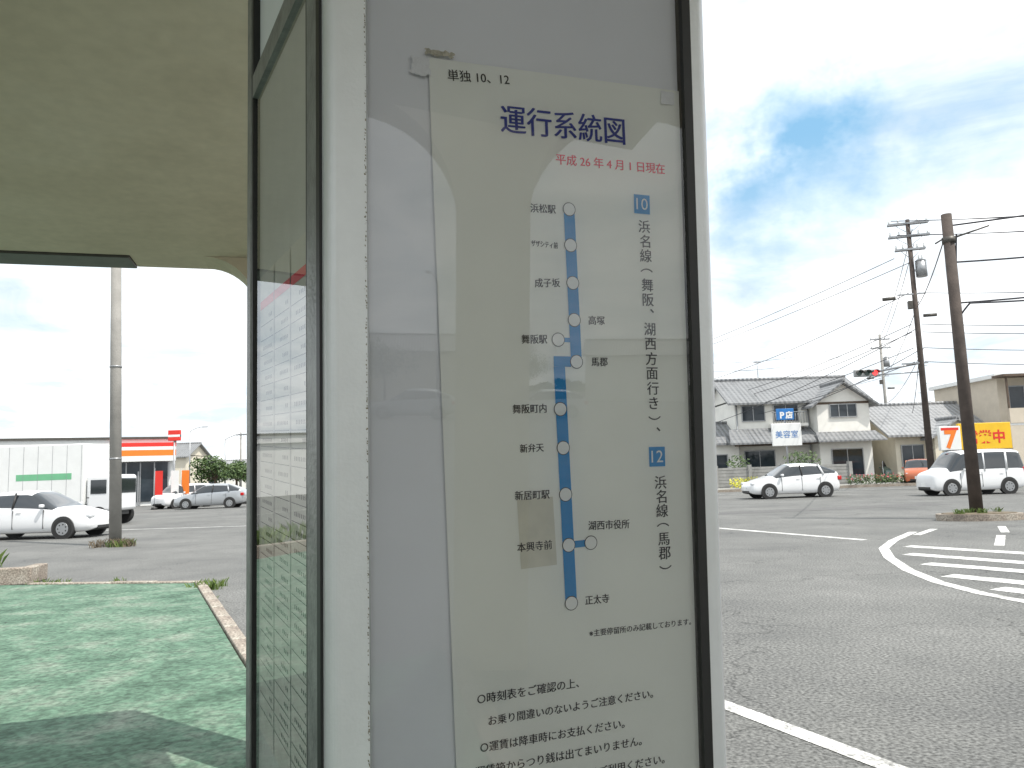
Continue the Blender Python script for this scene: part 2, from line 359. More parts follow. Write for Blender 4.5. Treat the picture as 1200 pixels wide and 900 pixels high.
box("gasket_left",(.0497,.001,V0),(.0512,.02,V1-.03),METAL,bs)
box("back_panel",(.05,.016,V0),(.502,.03,V1-.03),BACKING,bs)
box("top_rail",(.05,-.001,.80),(.5013,.015,.86),ALU,bs)
box("top_cap",(-.09,-.01,V1),(W+.01,.565,V1+.03),ALU,bs,.01)
box("base_plinth",(-.10,-.03,-1.56),(W+.03,.59,-1.40),KERB,bs,.01)
yP=.0120
obj("glass_front",[(.0516,.003,-1.2),(.5014,.003,-1.2),(.5014,.003,.80),(.0516,.003,.80)],[(0,1,2,3)],GLASS,bs)
mm=.001
obj("route_poster",[(.131,yP,.530),(.159,yP,-.46),(.5010,yP,-.46),(.5010,yP,.537)],[(0,1,2,3)],PAPER,bs)
yT=yP-.0008
def flat(name,pts,m,y=yT):
    return obj(name,[(a*mm,y,b*mm) for a,b in pts],[tuple(range(len(pts)))],m,bs)
def bar(name,p,q,wd,m,y=yT):
    p=Vector(p);q=Vector(q);dv=(q-p).normalized();n=Vector((-dv.y,dv.x))*wd/2
    return flat(name,[p-n,q-n,q+n,p+n],m,y)
def disc(name,c,r,m,y):
    return flat(name,[(c[0]+r*math.cos(i*math.pi/16),c[1]+r*math.sin(i*math.pi/16)) for i in range(32)],m,y)
def text(s,p,q,m,bold=0.0,name="poster_text",y=yT,ys=1.0,fixed=None,rot=None,dup=0.0):
    """dup: heavier weight by a second strike, shifted by dup mm"""
    c=bpy.data.curves.new(name,'FONT'); c.body=s; c.size=1; c.align_x='LEFT'; c.offset=bold; c.resolution_u=3
    c.materials.append(m); o=bpy.data.objects.new(name,c); COL.objects.link(o)
    bpy.context.view_layer.update()
    bb=[Vector(b) for b in o.bound_box]; x0=min(b.x for b in bb);x1=max(b.x for b in bb)
    z0=-.09 if fixed is None else min(b.y for b in bb); z1=.79 if fixed is None else max(b.y for b in bb)
    p=Vector(p);q=Vector(q)
    if fixed is None:
        k=(q-p).length/(x1-x0); a=math.atan2(q.y-p.y,q.x-p.x); ctr=(p+q)/2
    else: k=fixed; a=rot or 0; ctr=p
    def place(ob,du,dy):
        ob.parent=bs
        ob.matrix_local=Matrix.Translation(((ctr.x+du)*mm,y-dy,(ctr.y+du*.3)*mm))@Matrix.Rotation(math.pi/2,4,'X')@Matrix.Rotation(a,4,'Z')@Matrix.Diagonal((k*mm,k*mm*ys,1,1))@Matrix.Translation((-(x0+x1)/2,-(z0+z1)/2,0))
    place(o,0,0)
    if dup:
        o2=bpy.data.objects.new(name,c); COL.objects.link(o2); place(o2,dup,.00005)
    return o
text("単独 10、12",(156,510),(240,516),INK,dup=.3)
text("運行系統図",(227,461),(410,465),NAVY,ys=1.1,dup=1.3)
text("平成 26 年 4 月 1 日現在",(305,416),(473,419),RED,dup=.6)
for s,a,b in (("浜松駅",(267,346),(303,347)),("ザザシティ前",(267,299),(305,298)),("成子坂",(271,246),(307,248)),("高塚",(348,199),(372,199)),
  ("舞阪駅",(251,171),(287,172)),("馬郡",(351,143),(375,143)),("舞阪町内",(237,80),(284,81)),("新弁天",(246,29),(279,30)),("新居町駅",(238,-31),(286,-31)),
  ("本興寺前",(240,-97),(288,-96)),("湖西市役所",(341,-75),(402,-76)),("正太寺",(334,-172),(369,-172))):
    text(s,a,b,INK,ys=1.45 if "ザ" in s else 1.05,dup=.5)
bar("route_line",(323,349),(329,143),16,CYAN)
flat("route_line",[(321.0,150),(296,150),(296,136),(321.0,136)],CYAN)
bar("route_line",(304,136),(314,-173),16.5,CYAN,yT+.0001)
bar("route_line",(312,-98),(344,-97),9,CYAN,yT+.0003); bar("route_line",(303,172),(326,172),6,CYAN,yT+.0003)
for c in ((323,349),(324,300),(326,249),(327,199),(303,172),(329,143),(304,80),(307,29),(309,-32),(312,-98),(344,-97),(314,-173)):
    disc("station_ring",c,9.4,INK,yT-.0003); disc("station_dot",c,8.4,WHITEI,yT-.0006)
for s,c in (("10",(435,366)),("12",(448,14))):
    x,z=c; flat("route_number_box",[(x-12.5,z-14),(x+12.5,z-14),(x+12.5,z+13),(x-12.5,z+13)],CYAN); text(s,(x-9,z),(x+9,z),WHITEI,.0,y=yT-.0004)
def vtext(s,p,q,size):
    p=Vector(p);q=Vector(q);n=len(s)
    for i,ch in enumerate(s):
        c=p.lerp(q,i/(n-1))
        if ch in "（）": text(ch,c,c,INK,fixed=size,rot=-math.pi/2,dup=.5)
        elif ch=="、": text(ch,c+Vector((5,5)),c,INK,fixed=size,dup=.5)
        else: text(ch,c,c,INK,fixed=size,dup=.5)
vtext("浜名線（舞阪、湖西方面行き）、",(437.5,334),(446,46),19.5)
vtext("浜名線（馬郡）",(452,-22),(456,-138),19.5)
text("※主要停留所のみ記載しております。",(339,-215),(494,-215),INK,dup=.3)
text("○時刻表をご確認の上、",(184,-279),(322,-276),INK,dup=.5)
text("お乗り間違いのないようご注意ください。",(198,-307),(431,-304),INK,dup=.5)
text("○運賃は降車時にお支払ください。",(187,-338),(387,-337),INK,dup=.5)
text("　運賃箱からつり銭は出てまいりません。",(180,-366),(412,-363),INK,dup=.5)
text("　千円札以外の高額紙幣はご利用ください。",(200,-394),(446,-392),INK,dup=.5)
flat("faded_sticker",[(241,-36),(291,-34),(295,-122),(245,-124)],STAIN,yP-.0004)
def ragged(name,x0,x1,z0,z1,m,y,amp=1.0):
    pts=[];n=14
    for i in range(n): pts.append((x0+(x1-x0)*i/n+random.uniform(-1,1)*amp,z0+random.uniform(-2,2)*amp))
    for i in range(6): pts.append((x1+random.uniform(-2,2)*amp,z0+(z1-z0)*i/6))
    for i in range(n): pts.append((x1-(x1-x0)*i/n,z1+random.uniform(-2,2)*amp))
    for i in range(6): pts.append((x0+random.uniform(-2,2)*amp,z1-(z1-z0)*i/6))
    flat(name,pts,m,y)
ragged("old_tape",126,164,533,541,TAPE,yT-.001); ragged("old_tape",108,133,505,528,TAPE2,yT-.001); ragged("old_tape",470,492,514,533,TAPE2,yT-.001,.5)
v=[];f=[]
for i in range(420):
    z=random.uniform(-.6,.8); x=.0488-abs(random.gauss(0,.0007)); s=random.uniform(.0002,.0007)
    k=len(v); v+=[(x-s,-.0004,z-s),(x+s,-.0004,z-s*2),(x+s,-.0004,z+s),(x-s,-.0004,z+s*2)]; f.append((k,k+1,k+2,k+3))
obj("dirt_specks",v,f,mat("dirt",(.20,.17,.12),.9,0,.3,50),bs)
sx=Vector((-.134,.991,0)).normalized(); ny=Vector((.991,.134,0)).normalized()
SM=Matrix(((sx.x,ny.x,0,-.003),(sx.y,ny.y,0,.02),(0,0,1,0),(0,0,0,1)))
sf=empty("side_face"); sf.parent=bs; sf.matrix_local=SM
box("gasket",(0.0,-.0015,V0),(.016,.01,V1-.01),BLACK,sf)
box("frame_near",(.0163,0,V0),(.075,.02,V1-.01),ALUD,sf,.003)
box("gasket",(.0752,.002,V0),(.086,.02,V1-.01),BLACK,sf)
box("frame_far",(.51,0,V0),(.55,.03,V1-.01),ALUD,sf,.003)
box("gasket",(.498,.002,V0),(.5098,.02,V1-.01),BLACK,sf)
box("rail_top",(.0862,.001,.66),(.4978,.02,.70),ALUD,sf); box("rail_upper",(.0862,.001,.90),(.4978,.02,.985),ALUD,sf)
box("upper_backing",(.0862,.014,.701),(.4978,.02,.899),BACKING,sf)
box("side_backing",(.0862,.014,V0),(.4978,.02,.659),mat("aged_paper",(.50,.50,.48),.6,0,.1,4),sf)
obj("side_glass",[(.0863,.006,-1.3),(.4977,.006,-1.3),(.4977,.006,.659),(.0863,.006,.659)],[(3,2,1,0)],GLASS2,sf)
SHEET=mat("aged_sheet",(.60,.58,.53),.6,0,.08,6)
for i in range(3):
    x0=.11+i*.125
    obj("timetable_sheet",[(x0,.0128,-.45),(x0+.118,.0128,-.45),(x0+.118,.0128,.33),(x0,.0128,.33)],[(3,2,1,0)],SHEET,sf)
    obj("timetable_header",[(x0,.0122,.27),(x0+.118,.0122,.27),(x0+.118,.0122,.285),(x0,.0122,.285)],[(3,2,1,0)],RED,sf)
    vv=[];ff=[]
    for r_ in range(26):
        z=.24-r_*.026; k=len(vv); vv+=[(x0+.004,.0122,z),(x0+.114,.0122,z),(x0+.114,.0122,z+.0012),(x0+.004,.0122,z+.0012)]; ff.append((k+3,k+2,k+1,k))
        for j in range(int(random.uniform(2,9))):
            xx=x0+.016+j*.0105; k=len(vv); vv+=[(xx,.0122,z+.009),(xx+.004,.0122,z+.009),(xx+.004,.0122,z+.015),(xx,.0122,z+.015)]; ff.append((k+3,k+2,k+1,k))
    obj("timetable_rows",vv,ff,INK,sf)
box("rear_panel",(-.05,.545,V0),(W-.03,.56,V1),ALU,bs)

# ---------------------------------------------------------------- cars
PRO={
 'hatch':[(0,.32,.50,.36,.72,.6),(.025,.2,.62,.45,.90,.74),(.12,.18,.76,.545,.97,.78),(.25,.18,.88,.63,1,.80),(.44,.18,.94,.975,1,.72),(.58,.18,.96,1.0,1,.72),(.76,.18,1.0,.965,1,.70),(.94,.22,1.04,.76,.96,.72),(1,.34,.74,.60,.84,.68)],
 'van':[(0,.3,.52,.40,.8,.7),(.02,.2,.72,.50,.93,.8),(.08,.18,.86,.54,.98,.84),(.17,.18,.93,.60,1,.86),(.30,.18,.98,.97,1,.84),(.55,.18,1.0,1.0,1,.85),(.85,.18,1.0,1.0,1,.85),(.97,.2,1.0,.96,.98,.82),(1,.32,.9,.62,.93,.8)]}
def car(name,loc,rz,L,Wd,H,kind,paint,front_axle=.19,rear_axle=.80):
    e=empty(name,loc,rz); st=PRO[kind]; hw=Wd/2; v=[];f=[];mi=[]
    for i,(x,zb,zbelt,zt,wb,wt) in enumerate(st):
        X=(x-.5)*L
        zt_=max(zt*H,zbelt+.03)
        if zt_<zbelt+.35: w1=hw*wb*.90
        else: w1=hw*wt
        sec=[(hw*wb*.86,zb),(hw*wb*.985,zb+.10),(hw*wb,(zb+zbelt)*.52),(hw*wb*.96,zbelt),(w1,zt_-.10*min(1,(zt_-zbelt)*3)),(w1*.80,zt_),(0,zt_+.015)]
        full=[(y,z) for y,z in sec]+[(-y,z) for y,z in sec[-2::-1]]
        v+=[(X,y,z) for y,z in full]
    n=13; ns=len(st)
    def cab(i): return max(st[i][3]*H,0)-st[i][2]>.3
    for i in range(ns-1):
        for j in range(n-1):
            f.append((i*n+j,i*n+j+1,(i+1)*n+j+1,(i+1)*n+j))
            g=0
            a,b=cab(i),cab(i+1)
            if j in (3,8) and (a or b): g=1
            if j in (4,5,6,7) and (a!=b): g=1
            mi.append(g)
        f.append((i*n+n-1,i*n,(i+1)*n,(i+1)*n+n-1)); mi.append(2)
    f.append(tuple(range(n))); mi.append(0); f.append(tuple(range((ns-1)*n,ns*n))[::-1]); mi.append(0)
    o=obj("body",v,f,[paint,CARGL,PLAST],e,True,mi)
    bm=bmesh.new(); bm.from_mesh(o.data); bmesh.ops.recalc_face_normals(bm,faces=bm.faces)
    cr_=bm.edges.layers.float.get('crease_edge') or bm.edges.layers.float.new('crease_edge')
    for ed in bm.edges:
        if len(ed.link_faces)==2 and ed.link_faces[0].material_index!=ed.link_faces[1].material_index: ed[cr_]=.45
    bm.to_mesh(o.data); bm.free()
    md=o.modifiers.new("s",'SUBSURF'); md.levels=2; md.render_levels=2
    r=.30
    for ax_ in (front_axle,rear_axle):
        X=(ax_-.5)*L
        for sgn in (-1,1):
            y=sgn*hw
            rod("wheel_arch",(X,y*.80,r+.02),(X,y*1.003,r+.02),r+.055,r+.05,PLAST,e,28)
            rod("tyre",(X,y*.82,r),(X,y*1.012,r),r,r*.97,TYRE,e,28)
            rod("rim",(X,y*1.0,r),(X,y*1.018,r),r*.66,r*.64,RIM,e,24)
            for k in range(7):
                a=k*2*math.pi/7; rod("rim_gap",(X+.13*math.cos(a),y*1.0,r+.13*math.sin(a)),(X+.13*math.cos(a),y*1.0205,r+.13*math.sin(a)),.024,.024,PLAST,e,8)
    for sgn in (-1,1):
        y=sgn*hw
        for xx in ((.33,.55,.75) if kind=='hatch' else (.29,.52,.78)):
            box("door_seam",((xx-.5)*L-.005,y*.9 if y>0 else y*1.001,.32),((xx-.5)*L+.005,y*1.001 if y>0 else y*.9,.88),PLAST,e)
        for xx in (.40,.62): box("handle",((xx+.09-.5)*L,min(y*.985,y*1.008),.81),((xx+.09-.5)*L+.15,max(y*.985,y*1.008),.83),paint,e,.006)
        box("mirror",((.33-.5)*L-.05,min(y*.99,y*1.16),.95),((.33-.5)*L+.06,max(y*.99,y*1.16),1.05),paint,e,.03)
        rod("b_pillar",((.555-.5)*L,y*.965,.93),((.56-.5)*L,y*(.76 if kind=='hatch' else .87),H*.95),.03,.03,PLAST if kind=='hatch' else paint,e,8)
        rod("c_pillar",((.79-.5)*L,y*.965,.98),((.76-.5)*L if kind=='hatch' else (.80-.5)*L,y*(.74 if kind=='hatch' else .87),H*.93),.05,.04,paint,e,8)
        box("head_lamp",(-.5*L+.05,min(y*.55,y*.84),.60),(-.5*L+.26,max(y*.55,y*.84),.72),LAMPW,e,.04)
        box("tail_lamp",(.5*L-.22,min(y*.66,y*.92),.72 if kind=='hatch' else .70),(.5*L-.025,max(y*.66,y*.92),.90 if kind=='hatch' else 1.05),LAMPR,e,.03)
    box("number_plate",(-.5*L-.01,-.17,.36),(-.5*L+.06,.17,.52),SIGNW,e); box("number_plate",(.5*L-.06,-.17,.52),(.5*L+.01,.17,.68),SIGNW,e)
    box("grille",(-.5*L+.0,-.42,.27),(-.5*L+.1,.42,.36),PLAST,e,.01)
    return e
car("parked_car",(-15.0,24.4,0),rad(176),4.45,1.74,1.48,'hatch',CARW)
car("parked_car",(-18.6,47.5,0),rad(5),4.2,1.7,1.5,'hatch',CARS)
car("parked_car",(-21.6,50.5,0),rad(60),3.9,1.65,1.55,'van',CARW)
car("parked_car",(-18.0,55.5,0),rad(15),3.9,1.65,1.65,'van',CARW)
car("white_hatchback",(12.15,34.4,0),rad(3),4.05,1.7,1.5,'hatch',CARW)
car("kei_van",(18.4,31.5,0),rad(2),3.8,1.5,1.8,'van',CARW)
car("green_minivan",(26.3,54.0,0),rad(70),3.8,1.6,1.75,'van',CARG)
car("orange_car",(23.9,45.9,0),rad(60),3.4,1.5,1.5,'van',CARO)
e=empty("box_truck",(-18.3,31.5,0),rad(176))
box("cargo_box",(-1.4,-1.0,.85),(2.6,1.0,3.25),SIGNW,e,.03); box("cab",(-2.5,-.92,.55),(-1.45,.92,2.0),CARW,e,.12); box("windshield",(-2.52,-.8,1.25),(-2.3,.8,1.85),CARGL,e,.03)
box("side_window",(-2.3,-.94,1.25),(-1.65,.94,1.8),CARGL,e,.02); box("chassis",(-2.4,-.5,.4),(2.5,.5,.83),PLAST,e)
box("green_logo_band",(-.9,-1.004,1.85),(1.4,1.004,2.1),SIGNG,e); box("door_handle",(-1.6,-.93,1.1),(-1.5,.93,1.13),PLAST,e)
for k in range(7): box("panel_rib",(-1.3+k*.6,-1.008,.9),(-1.29+k*.6,1.008,3.2),METAL,e)
for X in (-2.0,1.6):
    for s_ in (-1,1):
        rod("tyre",(X,s_*.7,.38),(X,s_*.95,.38),.38,.37,TYRE,e,24); rod("rim",(X,s_*.9,.38),(X,s_*.958,.38),.22,.2,RIM,e,16)

# ---------------------------------------------------------------- buildings
def window(par,x0,x1,z0,z1,y,n=2,frame=METAL,name="window"):
    box(name+"_glass",(x0,y-.02,z0),(x1,y+.02,z1),GLAZ,par)
    t=.06
    box(name+"_frame_top",(x0-t,y-.07,z1),(x1+t,y+.02,z1+t),frame,par); box(name+"_frame_bottom",(x0-t,y-.10,z0-t),(x1+t,y+.02,z0),frame,par)
    box(name+"_frame_left",(x0-t,y-.07,z0+.001),(x0,y+.02,z1-.001),frame,par); box(name+"_frame_right",(x1,y-.07,z0+.001),(x1+t,y+.02,z1-.001),frame,par)
    for i in range(1,n):
        x=x0+(x1-x0)*i/n; box(name+"_mullion",(x-.025,y-.05,z0+.002),(x+.025,y+.01,z1-.002),frame,par)
def gable(par,x0,x1,y0,y1,z,h,axis='x',over=.5,m=TILE,wall=WALLW,name="roof"):
    T=.14
    if axis=='x':
        yc=(y0+y1)/2; s=h/((y1-y0)/2)
        A=[(x0-over,y0-over,z-over*s),(x1+over,y0-over,z-over*s),(x1+over,yc,z+h),(x0-over,yc,z+h),(x1+over,y1+over,z-over*s),(x0-over,y1+over,z-over*s)]
        ridge=[A[3],A[2]]; tri=[(x0,y0,z),(x0,y1,z),(x0,yc,z+h-.02)],[(x1,y0,z),(x1,y1,z),(x1,yc,z+h-.02)]
    else:
        xc=(x0+x1)/2; s=h/((x1-x0)/2)
        A=[(x0-over,y1+over,z-over*s),(x0-over,y0-over,z-over*s),(xc,y0-over,z+h),(xc,y1+over,z+h),(x1+over,y0-over,z-over*s),(x1+over,y1+over,z-over*s)]
        ridge=[A[3],A[2]]; tri=[(x0,y0+.001,z),(x1,y0+.001,z),(xc,y0+.001,z+h-.02)],[(x0,y1,z),(x1,y1,z),(xc,y1,z+h-.02)]
    v=A+[(a,b,c-T) for a,b,c in A]
    if axis=='x': f=[(0,1,2,3),(3,2,4,5),(6,9,8,7),(9,11,10,8),(0,6,7,1),(5,4,10,11)]; f+=[(1,7,8,2),(2,8,10,4),(0,3,9,6),(3,5,11,9)]
    else: f=[(0,1,2,3),(3,2,4,5),(6,9,8,7),(9,11,10,8),(0,6,7,1),(4,10,11,5),(1,7,8,2),(2,8,10,4),(3,9,6,0),(5,11,9,3)]
    o=obj(name,v,f,m,par)
    bm=bmesh.new(); bm.from_mesh(o.data); bmesh.ops.recalc_face_normals(bm,faces=bm.faces); bm.to_mesh(o.data); bm.free()
    for t in tri: obj("gable_wall",[(a,b,c-.1) for a,b,c in t],[(0,1,2)],wall,par)
    rod("ridge_cap",Vector(ridge[0])+Vector((0,0,.03)),Vector(ridge[1])+Vector((0,0,.03)),.13,.13,m,par,8)
    return o
h=empty("two_storey_house")
box("walls",(15.3,53,0),(24.0,60,6.0),WALLW,h)
gable(h,15.3,24.0,53,60,6.0,1.7,'x',.6)
box("front_bay_walls",(20.4,51.6,0),(23.9,52.998,5.6),WALLW,h)
gable(h,20.4,23.9,51.6,56,5.62,1.25,'y',.5,name="bay_roof")
box("skirt_roof_beam",(15.0,51.4,2.75),(20.2,52.99,2.9),WOOD,h)
obj("skirt_roof",[(14.3,51.0,2.95),(20.38,51.0,2.95),(20.38,52.99,3.95),(14.8,52.99,3.95),(14.3,51.0,2.83),(20.38,51.0,2.83),(20.38,52.99,3.8),(14.8,52.99,3.8)],[(0,1,2,3),(7,6,5,4),(0,4,5,1),(0,3,7,4),(1,5,6,2)],TILE,h)
obj("bay_skirt_roof",[(20.0,50.6,2.9),(24.5,50.6,2.9),(24.2,51.59,3.5),(20.2,51.59,3.5),(20.0,50.6,2.8),(24.5,50.6,2.8),(24.2,51.59,3.38),(20.2,51.59,3.38)],[(0,1,2,3),(7,6,5,4),(0,4,5,1),(0,3,7,4),(1,5,6,2)],TILE,h)
window(h,15.8,17.3,4.5,5.5,53); window(h,18.0,19.6,4.4,5.5,53); window(h,21.3,23.0,4.5,5.3,51.6,3)
window(h,15.8,17.8,.6,2.4,53); window(h,21.2,23.2,.6,2.3,51.6,2)
box("balcony",(17.6,52.2,4.0),(20.0,52.95,4.2),WALLW,h)
for i in range(13): rod("balcony_rail",(17.65+i*.19,52.25,4.2),(17.65+i*.19,52.25,4.95),.02,.02,METAL,h,6)
box("balcony_handrail",(17.6,52.2,4.95),(20.0,52.28,5.0),METAL,h)
rod("downpipe",(20.3,52.9,0),(20.3,52.9,5.9),.05,.05,METAL,h,8); rod("downpipe",(15.4,52.93,0),(15.4,52.93,5.6),.05,.05,METAL,h,8)
box("timber_band",(20.4,51.56,5.35),(23.9,51.62,5.5),WOOD,h)
box("wing_walls",(12.0,52.5,0),(15.28,58,3.2),WALLW,h); gable(h,12.0,15.28,52.5,58,3.2,1.3,'x',.4,name="wing_roof"); window(h,12.8,14.4,1.0,2.2,52.5)
rod("antenna_mast",(18.2,56.5,7.6),(18.2,56.5,9.2),.025,.02,METAL,h,6)
for k in range(5): box("antenna_element",(17.95,56.3+k*.12,9.0),(18.45,56.32+k*.12,9.02),METAL,h)
h=empty("tiled_house")
box("walls",(25.4,51.5,0),(32.6,59,3.4),WALLC,h); gable(h,25.4,32.6,51.5,59,3.5,1.9,'x',.8,TILE2,WALLC)
gable(h,27.5,30.5,50.6,54.5,3.1,1.0,'y',.4,TILE2,WALLC,"porch_roof"); box("porch_walls",(27.6,50.7,0),(30.4,51.49,3.05),WALLC,h)
window(h,25.8,27.2,.9,2.4,51.5); window(h,28.2,29.8,1.0,2.3,50.7); window(h,30.9,32.2,.9,2.4,51.5)
h=empty("beige_apartment")
box("walls",(31.6,49,0),(38,50.4,3.401),WALLB,h); box("upper_walls",(31.9,50.41,0),(38,58,6.6),WALLB,h); box("roof_slab",(31.6,50.1,6.6),(38.4,58.2,6.85),SIGNW,h)
box("balcony_floor",(31.6,49.0,3.41),(38,50.4,3.55),SIGNW,h); box("balcony_front",(31.6,48.95,3.56),(38,49.05,4.5),WALLB,h)
for i in range(5): box("post",(31.65+i*1.5,49.06,4.5),(31.75+i*1.5,49.16,6.6),WOOD,h)
box("roof_eave",(31.4,48.9,6.55),(38.4,50.09,6.7),WOOD,h)
window(h,32.6,34.6,4.0,6.0,50.41,2); window(h,35.3,37.2,4.0,6.0,50.41,2); window(h,32.5,34.5,1.0,2.6,49,2)
def simple_house(name,x,y,wd,dp,hh,rh,wall,tile,rz=0):
    e=empty(name,(x,y,0),rz)
    box("walls",(-wd/2,-dp/2,0),(wd/2,dp/2,hh),wall,e); gable(e,-wd/2,wd/2,-dp/2,dp/2,hh,rh,'x',.5,tile,wall)
    for zz in ([.9,3.7] if hh>4.5 else [.9]):
        for fx in (-.3,.25): window(e,wd*fx-.7,wd*fx+.7,zz,zz+1.2,-dp/2)
    return e
simple_house("town_house",-52,112,12,8,5.6,1.8,WALLC,TILE); simple_house("town_house",-46,128,11,8,3.4,1.8,WALLW,TILE2,.2); simple_house("town_house",-38,130,10,8,3.4,1.6,WALLW,TILE,-.2)
simple_house("town_house",6,95,12,8,5.6,1.8,WALLC,TILE); simple_house("town_house",46,60,12,9,5.6,1.8,WALLW,TILE); simple_house("town_house",60,50,12,9,5.6,1.8,WALLC,TILE2,.3)
simple_house("town_house",46,-72,12,8,5.6,1.8,WALLC,TILE,.6); simple_house("town_house",72,-60,12,8,5.6,1.8,WALLW,TILE,.9); simple_house("town_house",32,-94,14,8,5.6,1.8,WALLW,TILE2,.3)
s=empty("convenience_store",(-26.4,60,0),rad(24))
box("walls",(-20,0,0),(-.1,12,4.4),SIGNW,s); box("parapet_cap",(-20.1,-.45,5.05),(0.1,12.1,5.22),DMETAL,s); box("parapet",(-20,-.3,4.401),(0,12,5.05),SIGNW,s)
for z0,z1,m_ in ((3.35,3.75,SIGNW),(3.751,4.2,ORANGE),(4.201,4.45,SIGNW),(4.451,4.75,REDS)):
    box("fascia_stripe",(-4.4,-.8,z0),(.05,-.32,z1),m_,s)
box("shop_glass",(-4.4,-.1,.3),(-.5,.05,3.3),GLAZ,s)
for i in range(5): box("glass_mullion",(-4.4+i*.97,-.18,.0),(-4.32+i*.97,-.11,3.3),METAL,s)
box("door_frame",(-2.6,-.25,0),(-2.5,-.19,2.6),METAL,s)
for x,y,m_ in ((-22.6,48.5,REDS),(-21.9,49.2,SIGNW),(-21.4,49.6,ORANGE)):
    b_=empty("banner_flag",(x,y,0)); rod("pole",(0,0,0),(0,0,2.6),.015,.012,METAL,b_,8); box("cloth",(.02,-.006,.9),(.5,.006,2.4),m_,b_); rod("base",(0,0,0),(0,0,.15),.2,.18,PLAST,b_,12)
b_=empty("shop_sign",(-22.5,51,0)); rod("post",(0,0,0),(0,0,4.5),.07,.06,METAL,b_); box("panel",(-.4,-.1,4.4),(.4,.1,5.1),REDS,b_,.02); box("panel_band",(-.4,-.105,4.65),(.4,.105,4.8),SIGNW,b_)

b_=empty("shop_sign",(23.1,42,0)); rod("post",(.6,0,0),(.6,0,2),.08,.07,METAL,b_); box("panel",(0,-.12,1.9),(1.15,.12,3.2),SIGNW,b_,.03)
def wtext(s_,loc,size,m,par,name="lettering",bold=.02):
    c=bpy.data.curves.new(name,'FONT'); c.body=s_; c.size=size; c.align_x='CENTER'; c.offset=bold; c.materials.append(m); o=bpy.data.objects.new(name,c); COL.objects.link(o); o.parent=par; o.location=loc; o.rotation_euler=(math.pi/2,0,0); return o
wtext("7",(.57,-.13,2.05),1.3,ORANGE,b_,bold=.05); box("red_band",(.1,-.126,2.98),(1.05,-.121,3.12),REDS,b_)
b_=empty("shop_banner",(24.5,42.6,0)); box("panel",(0,-.1,1.9),(2.9,.1,3.35),YEL,b_,.03); wtext("営業中",(1.45,-.11,2.3),.75,REDS,b_)
for X in (.3,2.6): rod("post",(X,0,0),(X,0,1.9),.06,.06,METAL,b_,8)
b_=empty("roadside_sign",(15.7,44.4,0)); rod("post",(0,.1,0),(0,.1,4.6),.06,.05,METAL,b_); box("blue_panel",(-.5,-.05,4.0),(.5,.05,4.65),SIGNB,b_,.02); wtext("P",(-.2,-.06,4.1),.5,SIGNW,b_); wtext("店",(.22,-.06,4.12),.42,SIGNW,b_); box("white_panel",(-.85,-.06,2.5),(.85,.06,3.8),SIGNW,b_,.03); wtext("美容室",(0,-.07,3.0),.45,SIGNB,b_,bold=0)
box("sidewalk",(-2,44.2,-.05),(60,47.2,.13),WALK)
box("far_kerb",(-2,44.0,-.05),(60,44.19,.15),KERB)
b_=empty("block_wall"); box("wall",(12.2,47.4,0),(20.6,47.55,1.35),BLOCK,b_)
for i in range(5):
    box("pier",(12.2+i*2.05,47.3,0),(12.4+i*2.05,47.65,1.5),BLOCK,b_)
for i in range(1,7): box("course_joint",(12.42,47.392,i*.2),(20.35,47.3985,i*.2+.012),DMETAL,b_)
def foliage(name,clumps,n,leaf,m,trunk=None,parent=None):
    e=parent or empty(name); v=[];f=[]
    for (cx_,cy_,cz_,rx,ry,rz_) in clumps:
        for i in range(n):
            u=Vector((random.gauss(0,1),random.gauss(0,1),random.gauss(0,1))).normalized()*random.uniform(.45,1.08)
            p=Vector((cx_+u.x*rx,cy_+u.y*ry,cz_+u.z*rz_)); a=Vector((random.gauss(0,1),random.gauss(0,1),random.gauss(0,1))).normalized(); b=a.orthogonal().normalized(); s_=leaf*random.uniform(.6,1.4)
            k=len(v); v+=[tuple(p-a*s_),tuple(p-b*s_*.5),tuple(p+a*s_),tuple(p+b*s_*.5)]; f.append((k,k+1,k+2,k+3))
    obj("foliage",v,f,m,e)
    if trunk:
        x,y,hh,r_=trunk; rod("trunk",(x,y,0),(x,y,hh),r_,r_*.6,BARK,e,10)
        for c in clumps: rod("limb",(x,y,hh*.75),(c[0],c[1],c[2]),r_*.4,r_*.15,BARK,e,6)
    return e
foliage("flower_bed",[(19.6+i*.55,45.1,.42,.42,.35,.3) for i in range(7)],220,.06,LEAF)
foliage("red_flowers",[(19.6+i*.55,45.0,.58,.42,.35,.2) for i in range(7)],22,.05,FLOR)
foliage("yellow_bush",[(12.9+i*.45,45.4,.45,.4,.35,.35) for i in range(4)],150,.06,FLOY)
foliage("garden_shrub",[(17.6,48.6,1.7,.7,.6,.6),(18.6,48.8,1.5,.6,.6,.7),(14.0,48.6,1.6,.7,.6,.6)],240,.09,LEAF)
def tree(x,y,hh,r,name="street_tree",n=200):
    cl=[]
    for i in range(9):
        a=random.uniform(0,6.28); q=random.uniform(.2,.8)*r; cl.append((x+q*math.cos(a),y+q*math.sin(a),hh*random.uniform(.5,.9),r*.5,r*.5,r*.42))
    return foliage(name,cl,n,.14,LEAF,(x,y,hh*.6,.14))
tree(-28.3,73,4.0,1.8); tree(-25.2,70,3.7,1.7); tree(-22.6,74,3.9,1.8); tree(40,-66,6,3); tree(60,-68,7,3)
v=[];f=[]
